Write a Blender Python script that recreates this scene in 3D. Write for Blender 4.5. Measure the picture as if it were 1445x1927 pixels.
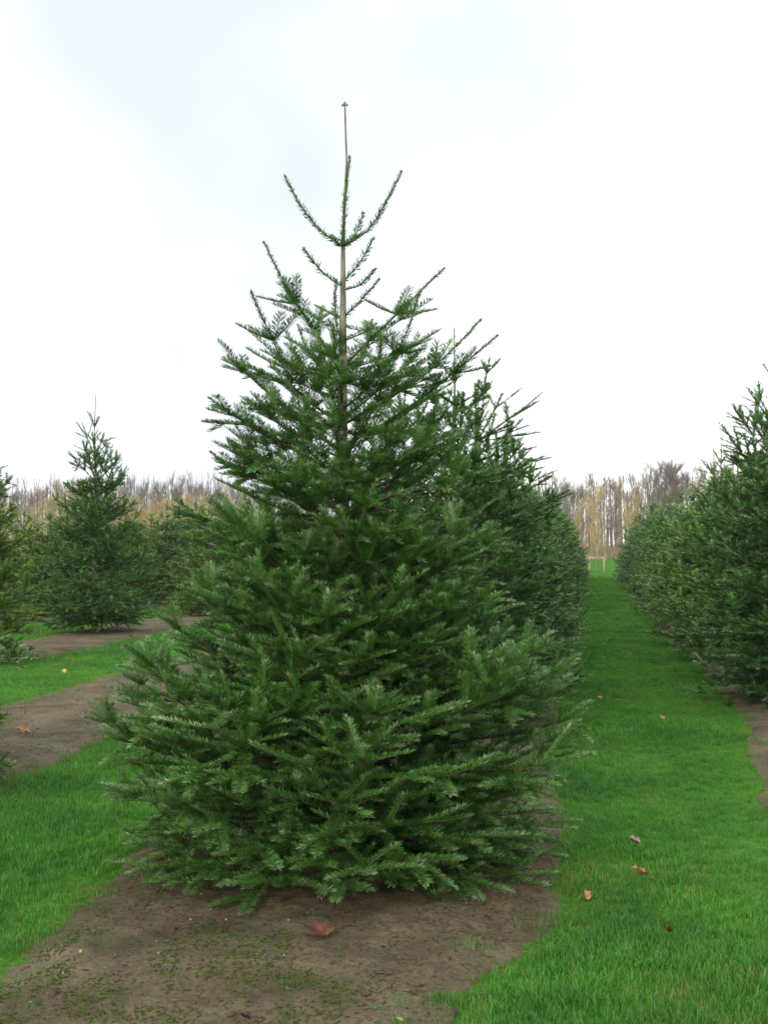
import bpy, math, random
import numpy as np
from mathutils import Vector

# ------------------------------------------------------------------ camera, sky, sun, exposure
for o in list(bpy.data.objects): bpy.data.objects.remove(o)
SC = bpy.context.scene
COL = SC.collection
YAW, PITCH, FPX, CAMH = math.radians(10.47), math.radians(1.66), 2116.0, 1.6
cam_d = bpy.data.cameras.new('camera'); cam = bpy.data.objects.new('camera', cam_d); COL.objects.link(cam)
cam.location = (0, 0, CAMH); cam.rotation_euler = (math.pi/2 + PITCH, 0, YAW)
cam_d.sensor_width = 36; cam_d.lens = FPX/1927*36; cam_d.clip_start = 0.05; cam_d.clip_end = 3000
SC.camera = cam

SUN_EL, SUN_AZ = math.radians(24), math.radians(205)      # azimuth clockwise from +Y (towards the sun)
world = bpy.data.worlds.new('World'); SC.world = world; world.use_nodes = True
wn, wl = world.node_tree.nodes, world.node_tree.links
wn.clear()
w_out = wn.new('ShaderNodeOutputWorld'); w_bg = wn.new('ShaderNodeBackground'); w_bg.inputs['Strength'].default_value = 0.1
sky = wn.new('ShaderNodeTexSky'); sky.sky_type = 'NISHITA'; sky.sun_disc = False
sky.sun_elevation = SUN_EL; sky.sun_rotation = SUN_AZ; sky.dust_density = 2.5
tc = wn.new('ShaderNodeTexCoord'); cn = wn.new('ShaderNodeTexNoise')
cn.inputs['Scale'].default_value = 1.7; cn.inputs['Detail'].default_value = 4; cn.inputs['Roughness'].default_value = 0.45
cr = wn.new('ShaderNodeValToRGB'); cr.color_ramp.elements[0].position = 0.30; cr.color_ramp.elements[1].position = 0.66
cr.color_ramp.elements[0].color = (0.53, 0.56, 0.63, 1); cr.color_ramp.elements[1].color = (1.0, 1.0, 1.0, 1)
csc = wn.new('ShaderNodeVectorMath'); csc.operation = 'SCALE'; csc.inputs['Scale'].default_value = 12.5
wmix = wn.new('ShaderNodeMix'); wmix.data_type = 'RGBA'; wmix.inputs['Factor'].default_value = 0.93
cmap = wn.new('ShaderNodeMapping'); cmap.inputs['Location'].default_value = (9.491, 13.149, 13.328)
wl.new(tc.outputs['Generated'], cmap.inputs['Vector']); wl.new(cmap.outputs['Vector'], cn.inputs['Vector']); wl.new(cn.outputs['Fac'], cr.inputs['Fac'])
wl.new(cr.outputs['Color'], csc.inputs[0]); wl.new(sky.outputs['Color'], wmix.inputs['A'])
wl.new(csc.outputs['Vector'], wmix.inputs['B']); wl.new(wmix.outputs['Result'], w_bg.inputs['Color'])
wl.new(w_bg.outputs['Background'], w_out.inputs['Surface'])
sun_d = bpy.data.lights.new('sun', 'SUN'); sun_d.energy = 1.0; sun_d.angle = math.radians(14); sun_d.color = (1, 0.90, 0.74)
sun = bpy.data.objects.new('sun', sun_d); COL.objects.link(sun)
sdir = Vector((math.sin(SUN_AZ)*math.cos(SUN_EL), math.cos(SUN_AZ)*math.cos(SUN_EL), math.sin(SUN_EL)))
sun.rotation_euler = sdir.to_track_quat('Z', 'Y').to_euler(); sun.location = (0, -20, 30)
vs = SC.view_settings; vs.view_transform = 'Standard'; vs.look = 'None'; vs.exposure = 0.5; vs.gamma = 1; vs.use_curve_mapping = False
SC.cycles.max_bounces = 6; SC.cycles.diffuse_bounces = 3; SC.cycles.transparent_max_bounces = 8

# ------------------------------------------------------------------ helpers
FWD = np.array([-math.sin(YAW), math.cos(YAW), 0.0]); RGT = np.array([math.cos(YAW), math.sin(YAW), 0.0]); UPW = np.array([0, 0, 1.0])
HORIZ = 1025.0
def at(x, y, depth):
    """world point seen at photo pixel x, y at this many metres ahead"""
    return FWD*depth + RGT*((x-722.5)/FPX*depth) + UPW*(CAMH + (HORIZ-y)/FPX*depth)
def ground_at(x, y):
    p = at(x, y, CAMH*FPX/(y-HORIZ)); p[2] = 0; return p
def nrm(v):
    n = np.linalg.norm(v, axis=-1, keepdims=True); return v/np.maximum(n, 1e-9)

def value_noise(x, y, seed, cell):
    r = np.random.RandomState(seed); g = r.rand(256, 256)
    xs, ys = np.asarray(x)/cell + 1000.3, np.asarray(y)/cell + 1000.7
    xi, yi = np.floor(xs).astype(int), np.floor(ys).astype(int)
    fx, fy = xs-xi, ys-yi; fx = fx*fx*(3-2*fx); fy = fy*fy*(3-2*fy)
    G = lambda a, b: g[a % 256, b % 256]
    return (G(xi, yi)*(1-fx)+G(xi+1, yi)*fx)*(1-fy) + (G(xi, yi+1)*(1-fx)+G(xi+1, yi+1)*fx)*fy

def mesh_np(name, V, F, mats, tone=None, mi=None, smooth=False):
    """V (n,3), F list of int arrays (m,3) or (m,4); tone = per-vertex float; mi = list of material index per face array"""
    me = bpy.data.meshes.new(name)
    V = np.asarray(V, dtype=np.float32)
    me.vertices.add(len(V)); me.vertices.foreach_set('co', V.ravel())
    F = [np.asarray(f, dtype=np.int32) for f in F]
    keep = [i for i, f in enumerate(F) if len(f)]
    sizes = np.concatenate([np.full(len(F[i]), F[i].shape[1], dtype=np.int32) for i in keep])
    loops = np.concatenate([F[i].ravel() for i in keep])
    me.loops.add(len(loops)); me.loops.foreach_set('vertex_index', loops)
    me.polygons.add(len(sizes))
    me.polygons.foreach_set('loop_start', np.concatenate([[0], np.cumsum(sizes)[:-1]]).astype(np.int32))
    for m in (mats if isinstance(mats, (list, tuple)) else [mats]): me.materials.append(m)
    if mi is not None:
        me.polygons.foreach_set('material_index', np.concatenate([np.full(len(F[i]), mi[i], dtype=np.int32) for i in keep]))
    if smooth: me.polygons.foreach_set('use_smooth', np.ones(len(sizes), dtype=bool))
    if tone is not None:
        a = me.attributes.new('tone', 'FLOAT', 'POINT'); a.data.foreach_set('value', np.asarray(tone, dtype=np.float32))
    me.update(calc_edges=True); me.validate()
    return me
def link(name, me, parent=None):
    o = bpy.data.objects.new(name, me); COL.objects.link(o)
    if parent is not None: o.parent = parent
    return o
def tag(o, label=None, cat=None, group=None, kind=None):
    if label: o['label'] = label
    if cat: o['category'] = cat
    if group: o['group'] = group
    if kind: o['kind'] = kind
    return o
def empty(name, loc, rz=0, sc=1.0):
    o = bpy.data.objects.new(name, None); COL.objects.link(o); o.empty_display_size = 0.1
    o.location = [float(c) for c in loc]; o.rotation_euler = (0, 0, rz)
    o.scale = sc if isinstance(sc, tuple) else (sc, sc, sc)
    return o

def tubes(P0, P1, P2, R0, R1, sides=4, segs=2):
    """quadratic bezier tubes, vectorised: arrays (n,3),(n,)"""
    n = len(P0)
    t = np.linspace(0, 1, segs+1)[None, :, None]
    C = (1-t)**2*P0[:, None] + 2*t*(1-t)*P1[:, None] + t*t*P2[:, None]
    T = nrm(2*(1-t)*(P1-P0)[:, None] + 2*t*(P2-P1)[:, None] + 1e-9)
    ref = np.where(np.abs(T[..., 2:3]) > 0.9, np.array([1.0, 0, 0]), np.array([0, 0, 1.0]))
    A = nrm(np.cross(T, ref)); B = np.cross(T, A)
    r = (R0[:, None]*(1-t[..., 0]) + R1[:, None]*t[..., 0])[..., None]
    ang = np.linspace(0, 2*np.pi, sides, endpoint=False)
    V = C[:, :, None] + r[:, :, None]*(np.cos(ang)[None, None, :, None]*A[:, :, None] + np.sin(ang)[None, None, :, None]*B[:, :, None])
    V = V.reshape(-1, 3)
    base = np.arange(n)[:, None, None]*(segs+1)*sides + np.arange(segs)[None, :, None]*sides
    k = np.arange(sides)[None, None, :]; k2 = (k+1) % sides
    F = np.stack([base+k, base+k2, base+sides+k2, base+sides+k], -1).reshape(-1, 4)
    return V, F

def lathe_path(pts, rads, sides=10):
    """one tube along a polyline, closed at both ends"""
    pts = np.asarray(pts, float); n = len(pts)
    T = nrm(np.gradient(pts, axis=0)); ref = np.array([1.0, 0.13, 0])
    A = nrm(np.cross(T, ref)); B = np.cross(T, A)
    ang = np.linspace(0, 2*np.pi, sides, endpoint=False)
    V = pts[:, None] + np.asarray(rads)[:, None, None]*(np.cos(ang)[None, :, None]*A[:, None] + np.sin(ang)[None, :, None]*B[:, None])
    V = V.reshape(-1, 3)
    b = np.arange(n-1)[:, None]*sides; k = np.arange(sides)[None]; k2 = (k+1) % sides
    F = np.stack([b+k, b+k2, b+sides+k2, b+sides+k], -1).reshape(-1, 4)
    cap = np.concatenate([V, pts[:1], pts[-1:]])
    i0, i1 = len(V), len(V)+1
    tri = np.concatenate([np.stack([np.full(sides, i0), (np.arange(sides)+1) % sides, np.arange(sides)], -1),
                          np.stack([np.full(sides, i1), (n-1)*sides+np.arange(sides), (n-1)*sides+(np.arange(sides)+1) % sides], -1)])
    return cap, F, tri

# ------------------------------------------------------------------ materials
def new_mat(name):
    m = bpy.data.materials.new(name); m.use_nodes = True
    nt = m.node_tree; b = nt.nodes['Principled BSDF']
    return m, nt, b
def ramp(nt, pts):
    r = nt.nodes.new('ShaderNodeValToRGB'); e = r.color_ramp.elements
    while len(e) < len(pts): e.new(0.5)
    for i, (p, c) in enumerate(pts): e[i].position = p; e[i].color = (*c, 1)
    return r
def noise(nt, scale, detail=3, rough=0.55, coord=None):
    n = nt.nodes.new('ShaderNodeTexNoise'); n.inputs['Scale'].default_value = scale
    n.inputs['Detail'].default_value = detail; n.inputs['Roughness'].default_value = rough
    if coord is not None: nt.links.new(coord, n.inputs['Vector'])
    return n
def posn(nt):
    g = nt.nodes.new('ShaderNodeNewGeometry'); return g.outputs['Position']
def bump(nt, b, height, strength, dist):
    k = nt.nodes.new('ShaderNodeBump'); k.inputs['Strength'].default_value = strength; k.inputs['Distance'].default_value = dist
    nt.links.new(height, k.inputs['Height']); nt.links.new(k.outputs['Normal'], b.inputs['Normal'])
def mixc(nt, fac, a, b, mode='MIX'):
    m = nt.nodes.new('ShaderNodeMix'); m.data_type = 'RGBA'; m.blend_type = mode
    for s, v in (('Factor', fac), ('A', a), ('B', b)):
        if isinstance(v, (int, float)): m.inputs[s].default_value = v
        elif isinstance(v, tuple): m.inputs[s].default_value = (*v, 1)
        else: nt.links.new(v, m.inputs[s])
    return m.outputs['Result']

def tone_mat(name, pts, rough=0.5, spec=0.5, trans=0.0, patch=None, objvar=0.0):
    m, nt, b = new_mat(name)
    a = nt.nodes.new('ShaderNodeAttribute'); a.attribute_name = 'tone'
    r = ramp(nt, pts); nt.links.new(a.outputs['Fac'], r.inputs['Fac'])
    c = r.outputs['Color']
    if patch:
        n = noise(nt, patch[0], 3, 0.6, posn(nt)); rr = ramp(nt, [(0.35, patch[1]), (0.65, patch[2])])
        nt.links.new(n.outputs['Fac'], rr.inputs['Fac']); c = mixc(nt, 1.0, c, rr.outputs['Color'], 'MULTIPLY')
    if objvar:
        oi = nt.nodes.new('ShaderNodeObjectInfo')
        rr = ramp(nt, [(0, (1-objvar, 1-objvar*.8, 1-objvar*.6)), (0.55, (1, 1, 1)), (1, (1+objvar*1.1, 1+objvar*.8, 1-objvar*.4))])
        nt.links.new(oi.outputs['Random'], rr.inputs['Fac']); c = mixc(nt, 1.0, c, rr.outputs['Color'], 'MULTIPLY')
    nt.links.new(c, b.inputs['Base Color'])
    b.inputs['Roughness'].default_value = rough; b.inputs['Specular IOR Level'].default_value = spec
    if trans:
        t = nt.nodes.new('ShaderNodeBsdfTranslucent'); ms = nt.nodes.new('ShaderNodeMixShader'); ms.inputs[0].default_value = trans
        br = mixc(nt, 1.0, c, (1.25, 1.35, 0.7), 'MULTIPLY')
        nt.links.new(br, t.inputs['Color']); nt.links.new(b.outputs[0], ms.inputs[1]); nt.links.new(t.outputs[0], ms.inputs[2])
        nt.links.new(ms.outputs[0], nt.nodes['Material Output'].inputs['Surface'])
    return m

M_NEEDLE = tone_mat('fir_needles', [(0, (0.008, 0.030, 0.005)), (0.3, (0.046, 0.155, 0.018)), (0.58, (0.125, 0.300, 0.062)), (1, (0.40, 0.53, 0.31))], 0.40, 0.27, 0.10)
M_NEEDLE_FAR = tone_mat('fir_needles_row', [(0, (0.007, 0.026, 0.005)), (0.3, (0.036, 0.122, 0.018)), (0.58, (0.115, 0.260, 0.060)), (1, (0.36, 0.47, 0.24))], 0.42, 0.25, 0.10, None, 0.24)
M_NEEDLE_SUNLIT = tone_mat('fir_needles_sunlit', [(0, (0.012, 0.034, 0.005)), (0.3, (0.060, 0.145, 0.016)), (0.58, (0.185, 0.31, 0.050)), (1, (0.46, 0.52, 0.20))], 0.42, 0.25, 0.12, None, 0.2)  # warm sunlight on the left firs put into a yellower, lighter needle colour
M_TWIG = tone_mat('fir_twig', [(0, (0.10, 0.075, 0.055)), (0.5, (0.12, 0.085, 0.045)), (1, (0.15, 0.14, 0.055))], 0.7, 0.3)
M_GRASS = tone_mat('grass_blades', [(0, (0.034, 0.155, 0.018)), (0.5, (0.080, 0.29, 0.036)), (0.85, (0.155, 0.39, 0.062)), (0.95, (0.16, 0.25, 0.06)), (1, (0.28, 0.24, 0.11))], 0.42, 0.4, 0.3,
                   (1.1, (0.70, 0.76, 0.80), (1.38, 1.25, 1.05)))

def bark_mat(name, c0, c1, scale=14):
    m, nt, b = new_mat(name)
    tcn = nt.nodes.new('ShaderNodeTexCoord'); mp = nt.nodes.new('ShaderNodeMapping'); mp.inputs['Scale'].default_value = (1, 1, 0.35)
    nt.links.new(tcn.outputs['Object'], mp.inputs['Vector'])
    n = noise(nt, scale, 5, 0.65, mp.outputs['Vector']); r = ramp(nt, [(0.35, c0), (0.65, c1)])
    nt.links.new(n.outputs['Fac'], r.inputs['Fac']); nt.links.new(r.outputs['Color'], b.inputs['Base Color'])
    b.inputs['Roughness'].default_value = 0.85; bump(nt, b, n.outputs['Fac'], 0.6, 0.01)
    return m
M_BARK = bark_mat('fir_bark', (0.10, 0.085, 0.06), (0.36, 0.31, 0.25), 30)
M_BARK_PALE_LIT = bark_mat('pale_sunlit_bark', (0.25, 0.20, 0.14), (0.45, 0.37, 0.26), 4)  # low sunlight on the far trunks put into this tan; grey is unlit
M_BARK_GREY = bark_mat('grey_bark', (0.15, 0.115, 0.085), (0.29, 0.23, 0.17), 4)
M_WOOD = bark_mat('stake_wood', (0.33, 0.24, 0.13), (0.58, 0.45, 0.28), 9)

# ground: mown grass field with a thatch of green between the soil strips
m, nt, b = new_mat('field_grass'); M_FIELD = m
p = posn(nt); n1 = noise(nt, 0.9, 4, 0.6, p); n2 = noise(nt, 38, 4, 0.7, p)
r1 = ramp(nt, [(0.3, (0.060, 0.19, 0.026)), (0.7, (0.115, 0.29, 0.046))]); r2 = ramp(nt, [(0.3, (0.5, 0.5, 0.5)), (0.7, (1.25, 1.2, 1.1))])
nt.links.new(n1.outputs['Fac'], r1.inputs['Fac']); nt.links.new(n2.outputs['Fac'], r2.inputs['Fac'])
nt.links.new(mixc(nt, 1.0, r1.outputs['Color'], r2.outputs['Color'], 'MULTIPLY'), b.inputs['Base Color'])
b.inputs['Roughness'].default_value = 0.9; b.inputs['Specular IOR Level'].default_value = 0; bump(nt, b, n2.outputs['Fac'], 0.8, 0.03)
# soil: damp brown earth with crumbs, moss and dry patches
m, nt, b = new_mat('soil'); M_SOIL = m
p = posn(nt); n1 = noise(nt, 2.1, 5, 0.6, p); n2 = noise(nt, 45, 6, 0.75, p); n3 = noise(nt, 3.4, 4, 0.62, p); n4 = noise(nt, 150, 3, 0.7, p)
r1 = ramp(nt, [(0.3, (0.100, 0.078, 0.043)), (0.5, (0.170, 0.136, 0.082)), (0.72, (0.245, 0.20, 0.126))])
r2 = ramp(nt, [(0.3, (0.35, 0.33, 0.31)), (0.48, (0.95, 0.95, 0.95)), (0.72, (1.5, 1.48, 1.4))])
nt.links.new(n1.outputs['Fac'], r1.inputs['Fac']); nt.links.new(n2.outputs['Fac'], r2.inputs['Fac'])
c = mixc(nt, 1.0, r1.outputs['Color'], r2.outputs['Color'], 'MULTIPLY')
ad = nt.nodes.new('ShaderNodeMath'); ad.operation = 'MULTIPLY_ADD'; ad.inputs[1].default_value = 0.8
nt.links.new(n2.outputs['Fac'], ad.inputs[0]); nt.links.new(n3.outputs['Fac'], ad.inputs[2])
adh = nt.nodes.new('ShaderNodeMath'); adh.operation = 'MULTIPLY'; adh.inputs[1].default_value = .5; nt.links.new(ad.outputs[0], adh.inputs[0])
r3 = ramp(nt, [(0.49, (0, 0, 0)), (0.56, (0.85, 0.85, 0.85))]); nt.links.new(adh.outputs[0], r3.inputs['Fac'])
c = mixc(nt, r3.outputs['Color'], c, (0.055, 0.085, 0.018)); nt.links.new(c, b.inputs['Base Color'])
b.inputs['Roughness'].default_value = 0.9; b.inputs['Specular IOR Level'].default_value = 0.25
ad2 = nt.nodes.new('ShaderNodeMath'); ad2.operation = 'MULTIPLY_ADD'; ad2.inputs[1].default_value = 0.4
nt.links.new(n4.outputs['Fac'], ad2.inputs[0]); nt.links.new(n2.outputs['Fac'], ad2.inputs[2]); bump(nt, b, ad2.outputs[0], 0.9, 0.02)

# ------------------------------------------------------------------ ground and soil strips
ROWS = [5.6, 2.1, -1.25, -4.9, -8.55, -12.2, -15.8, -19.4, -23.0]
HALF = 0.97; ROW_END = 60.0
def strip_edges(i, y):
    x = ROWS[i]; HALF = .97 if i < 3 else .88 if i == 3 else .74
    w = lambda s: 0.16*(value_noise(y, 0*y, 50+i*2+s, 1.1)-.5) + 0.13*(value_noise(y, 0*y, 90+i*2+s, .33)-.5) + 0.3*(value_noise(y, 0*y, 130+i*2+s, 4.5)-.5)
    nar = .22*np.clip((y-7)/3, 0, 1)
    near = .27*np.clip((5.1-y)/1.2, 0, 1) if i == 2 else 0
    return x-HALF+w(0)+(nar*.8 if i == 1 else 0), x+HALF+w(1)-(nar if i == 2 else 0)-near
g = np.concatenate([-np.geomspace(1500, 2, 26), np.linspace(-1.5, 1.5, 4), np.geomspace(2, 1500, 26)])
X, Y = np.meshgrid(g, g, indexing='ij'); nx = len(g)
V = np.stack([X, Y, -0.02+0*X], -1).reshape(-1, 3)
i, j = np.meshgrid(np.arange(nx-1), np.arange(nx-1), indexing='ij'); k = (i*nx+j).ravel()
gr = link('ground', mesh_np('ground', V, [np.stack([k, k+nx, k+nx+1, k+1], -1)], M_FIELD)); tag(gr, kind='structure')

SOIL_Z = {}
def soil_height(x, y, i):
    a, b_ = strip_edges(i, y)
    d = np.minimum(x-a, b_-x)
    e = np.clip(d/0.16, -0.4, 1)
    h = 0.022*e + 0.030*(value_noise(x, y, 7, .55)-.5) + 0.020*(value_noise(x, y, 8, .16)-.5) + 0.018*(value_noise(x, y, 9, .06)-.5)
    return h-0.004
for i, rx in enumerate(ROWS):
    near = {1: 5.0, 2: 0.8, 3: 3.0}.get(i, 12.0)
    ys = [near]
    while ys[-1] < ROW_END:
        d = ys[-1]
        ys.append(d + (0.022 if (d < 7.5 and i == 2) else 0.05 if d < 14 else 0.25))
    ys = np.array(ys); nxs = 90 if i == 2 else 40
    u = np.linspace(-0.04, 1.04, nxs)
    a, b_ = strip_edges(i, ys)
    X = a[:, None] + (b_-a)[:, None]*u[None]; Y = np.repeat(ys[:, None], nxs, 1)
    Z = soil_height(X, Y, i); Z[:, 0] = Z[:, -1] = -0.05
    Vv = np.stack([X, Y, Z], -1).reshape(-1, 3)
    ii, jj = np.meshgrid(np.arange(len(ys)-1), np.arange(nxs-1), indexing='ij'); k = (ii*nxs+jj).ravel()
    so = link('soil_strip', mesh_np('soil_strip', Vv, [np.stack([k, k+1, k+nxs+1, k+nxs], -1)], M_SOIL, smooth=True)); tag(so, kind='structure')

# ------------------------------------------------------------------ fir generator
class Shoots:
    def __init__(s): s.P0=[]; s.P1=[]; s.P2=[]; s.up=[]; s.age=[]; s.r=[]; s.bid=[]; s.nl=[]; s.radial=[]; s.dens=[]
    def add(s, p0, p1, p2, up, age, r, bid, nl=1.0, radial=0.0, dens=1.0):
        s.P0.append(p0); s.P1.append(p1); s.P2.append(p2); s.up.append(up); s.age.append(age); s.r.append(r); s.bid.append(bid)
        s.nl.append(nl); s.radial.append(radial); s.dens.append(dens)
    def arrays(s):
        return {k: np.array(getattr(s, k), float) for k in ('P0','P1','P2','up','age','r','bid','nl','radial','dens')}
def unit(v): return v/max(1e-9, math.sqrt(v[0]*v[0]+v[1]*v[1]+v[2]*v[2]))
def cross3(a, b): return np.array([a[1]*b[2]-a[2]*b[1], a[2]*b[0]-a[0]*b[2], a[0]*b[1]-a[1]*b[0]])
def grow(S, rnd, p, d, age, L, order, bid, cap, curl=0.05, lat=0.86, bushy=1.0):
    d = unit(d)
    for i in range(age):
        yr = age-1-i
        l = L*rnd.uniform(.82, 1.18)*(1.0 if yr else (.60 if order == 0 else .95)*rnd.uniform(.85, 1.1))
        d2 = unit(d + UPW*curl*(1.0 if order == 0 else .8) + np.array([rnd.gauss(0, .06), rnd.gauss(0, .06), rnd.gauss(0, .05)]))
        side = unit(cross3(d2, UPW)); up = cross3(side, d2)
        pm = p + d*(l*.5); p2 = p + d*(l*.5) + d2*(l*.5)
        S.add(p, pm, p2, up, yr, 0.0022+0.0012*yr if order else 0.0026+0.0018*yr, bid)
        if yr > 0 and order < len(cap):
            la = min(yr, cap[order])
            todo = [(sg, rnd.uniform(-12, 10), 1.0, la) for sg in (-1, 1) if rnd.random() < .95]
            pr = bushy*(.7 if order == 0 else .22)
            todo += [(sg, rnd.uniform(35, 80), .8, min(la, 2)) for sg in (-1, 1) if rnd.random() < pr]
            todo += [(sg, rnd.uniform(-75, -35), .75, min(la, 2)) for sg in (-1, 1) if rnd.random() < .3*bushy]
            for sg, roll, f, la_ in todo:
                an = math.radians(rnd.uniform(38, 58)); ro = math.radians(roll)
                ld = d2*math.cos(an) + (side*(sg*math.cos(ro)) + up*math.sin(ro))*math.sin(an)
                grow(S, rnd, p2, ld, la_, L*lat*f*rnd.uniform(.85, 1.12), order+1, bid, cap, curl, lat, bushy)
        p, d = p2, d2

def needles(A, rs, per_m, nlen, nwid, max_age=5, tri=False):
    P0, P1, P2 = A['P0'], A['P1'], A['P2']
    L = np.linalg.norm(P2-P0, axis=1)
    keep = np.interp(A['age'], [1, 2, 3, 4, 5, 6], [1.0, .75, .5, .25, .12, 0])
    cnt = np.maximum(0, (L*per_m*keep*A['dens'])).astype(int)
    idx = np.repeat(np.arange(len(L)), cnt); n = len(idx)
    if n == 0: return np.zeros((0, 3)), np.zeros((0, 4), int), np.zeros(0), idx
    first = np.concatenate([[0], np.cumsum(cnt)[:-1]]); t = np.clip((np.arange(n)-first[idx]+rs.uniform(0, 1, n))/cnt[idx], 0, 1)
    t_ = t[:, None]
    C = (1-t_)**2*P0[idx] + 2*t_*(1-t_)*P1[idx] + t_*t_*P2[idx]
    T = nrm(2*(1-t_)*(P1-P0)[idx] + 2*t_*(P2-P1)[idx])
    U = A['up'][idx]; Sd = nrm(np.cross(T, U)); U = np.cross(Sd, T)
    rad = A['radial'][idx]
    sgn = np.where(np.arange(n) % 2 == 0, -1, 1); topr = rs.rand(n) < .30
    phi = sgn*np.radians(np.where(topr, rs.normal(42, 16, n), rs.normal(82, 12, n)))
    phi = np.where(rad > .5, rs.rand(n)*2*np.pi, phi)
    tilt = np.radians(rs.normal(62, 6, n) - 34*np.clip((t-.84)/.16, 0, 1) - 12*topr)
    tilt = np.where(rad > .5, tilt*.85, tilt)
    D = np.cos(tilt)[:, None]*T + np.sin(tilt)[:, None]*(np.cos(phi)[:, None]*U + np.sin(phi)[:, None]*Sd)
    D = nrm(D + rs.normal(0, .05, (n, 3)))
    ref = np.where(rad[:, None] > .5, T, U + .35*T)
    W = nrm(np.cross(D, ref) + rs.normal(0, .12, (n, 3)))
    ln = nlen*A['nl'][idx]*rs.uniform(.85, 1.08, n)*np.where(topr & (rad < .5), .72, 1.0)*(1-.25*np.clip((t-.85)/.15, 0, 1))*(1-.3*np.clip((.1-t)/.1, 0, 1))
    up_bend = nrm(np.cross(W, D))
    Nn = np.where((up_bend*U).sum(1)[:, None] < 0, -up_bend, up_bend)
    mid = C + D*(ln*.62)[:, None]; tip = C + D*ln[:, None] + Nn*(ln*.10)[:, None]
    w = (nwid*rs.uniform(.85, 1.15, n)*.5*np.where(rad > .5, 1.15, 1.0))[:, None]
    shv = rs.normal(0, .09, len(L))
    tone = np.clip(np.interp(A['age'][idx], [0, 1, 2, 4], [.45, .36, .25, .12]) + shv[idx] + rs.normal(0, .07, n) + .07*topr + .34*np.clip((t-.72)/.28, 0, 1)*(A['age'][idx] < 1), 0, 1)  # age tint, plus painted inner shade and sky sheen on tips and top rank
    if tri:
        V = np.stack([C-W*w, C+W*w, tip], 1).reshape(-1, 3)
        F = np.arange(n*3).reshape(-1, 3); return V, F, np.repeat(tone, 3), idx
    V = np.stack([C, mid-W*w, tip, mid+W*w], 1).reshape(-1, 3)
    F = np.arange(n*4).reshape(-1, 4)
    return V, F, np.repeat(tone, 4), idx
OCT_V = np.array([[1,0,0],[-1,0,0],[0,1,0],[0,-1,0],[0,0,1],[0,0,-1]], float)
OCT_F = np.array([[0,2,4],[2,1,4],[1,3,4],[3,0,4],[2,0,5],[1,2,5],[3,1,5],[0,3,5]])
def octs(C, R):
    n = len(C); R = np.asarray(R)
    R = R[:, None, None] if R.ndim == 1 else R[:, None, :]
    V = (C[:, None] + OCT_V[None]*R).reshape(-1, 3)
    F = (OCT_F[None] + 6*np.arange(n)[:, None, None]).reshape(-1, 3)
    return V, F
def crown_mesh(name, A, rs, per_m, nlen, nwid, nmat, twig_sides=4, tri=False, buds=True, max_age=5):
    V1, F1, t1, _ = needles(A, rs, per_m, nlen, nwid, max_age, tri)
    V2, F2 = tubes(A['P0'], A['P1'], A['P2'], A['r'], A['r']*.8, twig_sides, 2 if twig_sides > 3 else 1)
    t2 = np.repeat(np.clip(1-A['age']*.3, 0, 1), len(V2)//len(A['age']))
    Vs, Fs, ts, mi = [V1, V2], [F1, F2+len(V1)], [t1, t2], [0, 1]
    if buds:
        q = (A['age'] == 0); 
        V3, F3 = octs(A['P2'][q], np.where(A['radial'][q] > .5, .0085, .0045))
        Vs.append(V3); Fs.append(F3+len(V1)+len(V2)); ts.append(np.full(len(V3), .25)); mi.append(1)
    return mesh_np(name, np.concatenate(Vs), Fs, [nmat, M_TWIG], np.concatenate(ts), mi)
def subset(A, q): return {k: v[q] for k, v in A.items()}

# ------------------------------------------------------------------ the big fir in front
TREE_D = 5.8
def rel(x, y, v=0.0): return at(x, y, TREE_D+v)
base = rel(645, 1609); base[2] = 0
rnd = random.Random(11); S = Shoots(); bid = [1]
root = empty('fir_tree', base)
tag(root, 'tall full fir in the foreground with a long bare leader', 'tree', 'firs of the plantation')
tr_px = [(645,1609),(645,1400),(646,1200),(644,1000),(643,850),(644,700),(645,590),(645,460),(647,380),(652,300),(650,250),(648,188)]
tr = np.array([rel(*q) for q in tr_px])-base; tr[0, 2] = -0.08
trr = [.055,.05,.043,.037,.031,.024,.018,.011,.007,.0055,.005,.0045]
# densify
zz = np.linspace(0, len(tr)-1, 60); trd = np.stack([np.interp(zz, np.arange(len(tr)), tr[:, c]) for c in range(3)], 1); trrd = np.interp(zz, np.arange(len(tr)), trr)
cv, cf, ct = lathe_path(trd, trrd, 9)
bt = trd[-1]; kb = np.array([bt+[0,0,.006], bt+[.012,0,-.004], bt+[-.012,.003,-.002], bt+[.002,-.012,-.004]])
kv, kf = octs(kb, np.array([[.008,.008,.013],[.007,.007,.010],[.007,.007,.010],[.007,.007,.010]]))
me = mesh_np('trunk', np.concatenate([cv, kv]), [cf, ct, kf+len(cv)], [M_BARK], smooth=True); link('trunk', me, root)

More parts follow.
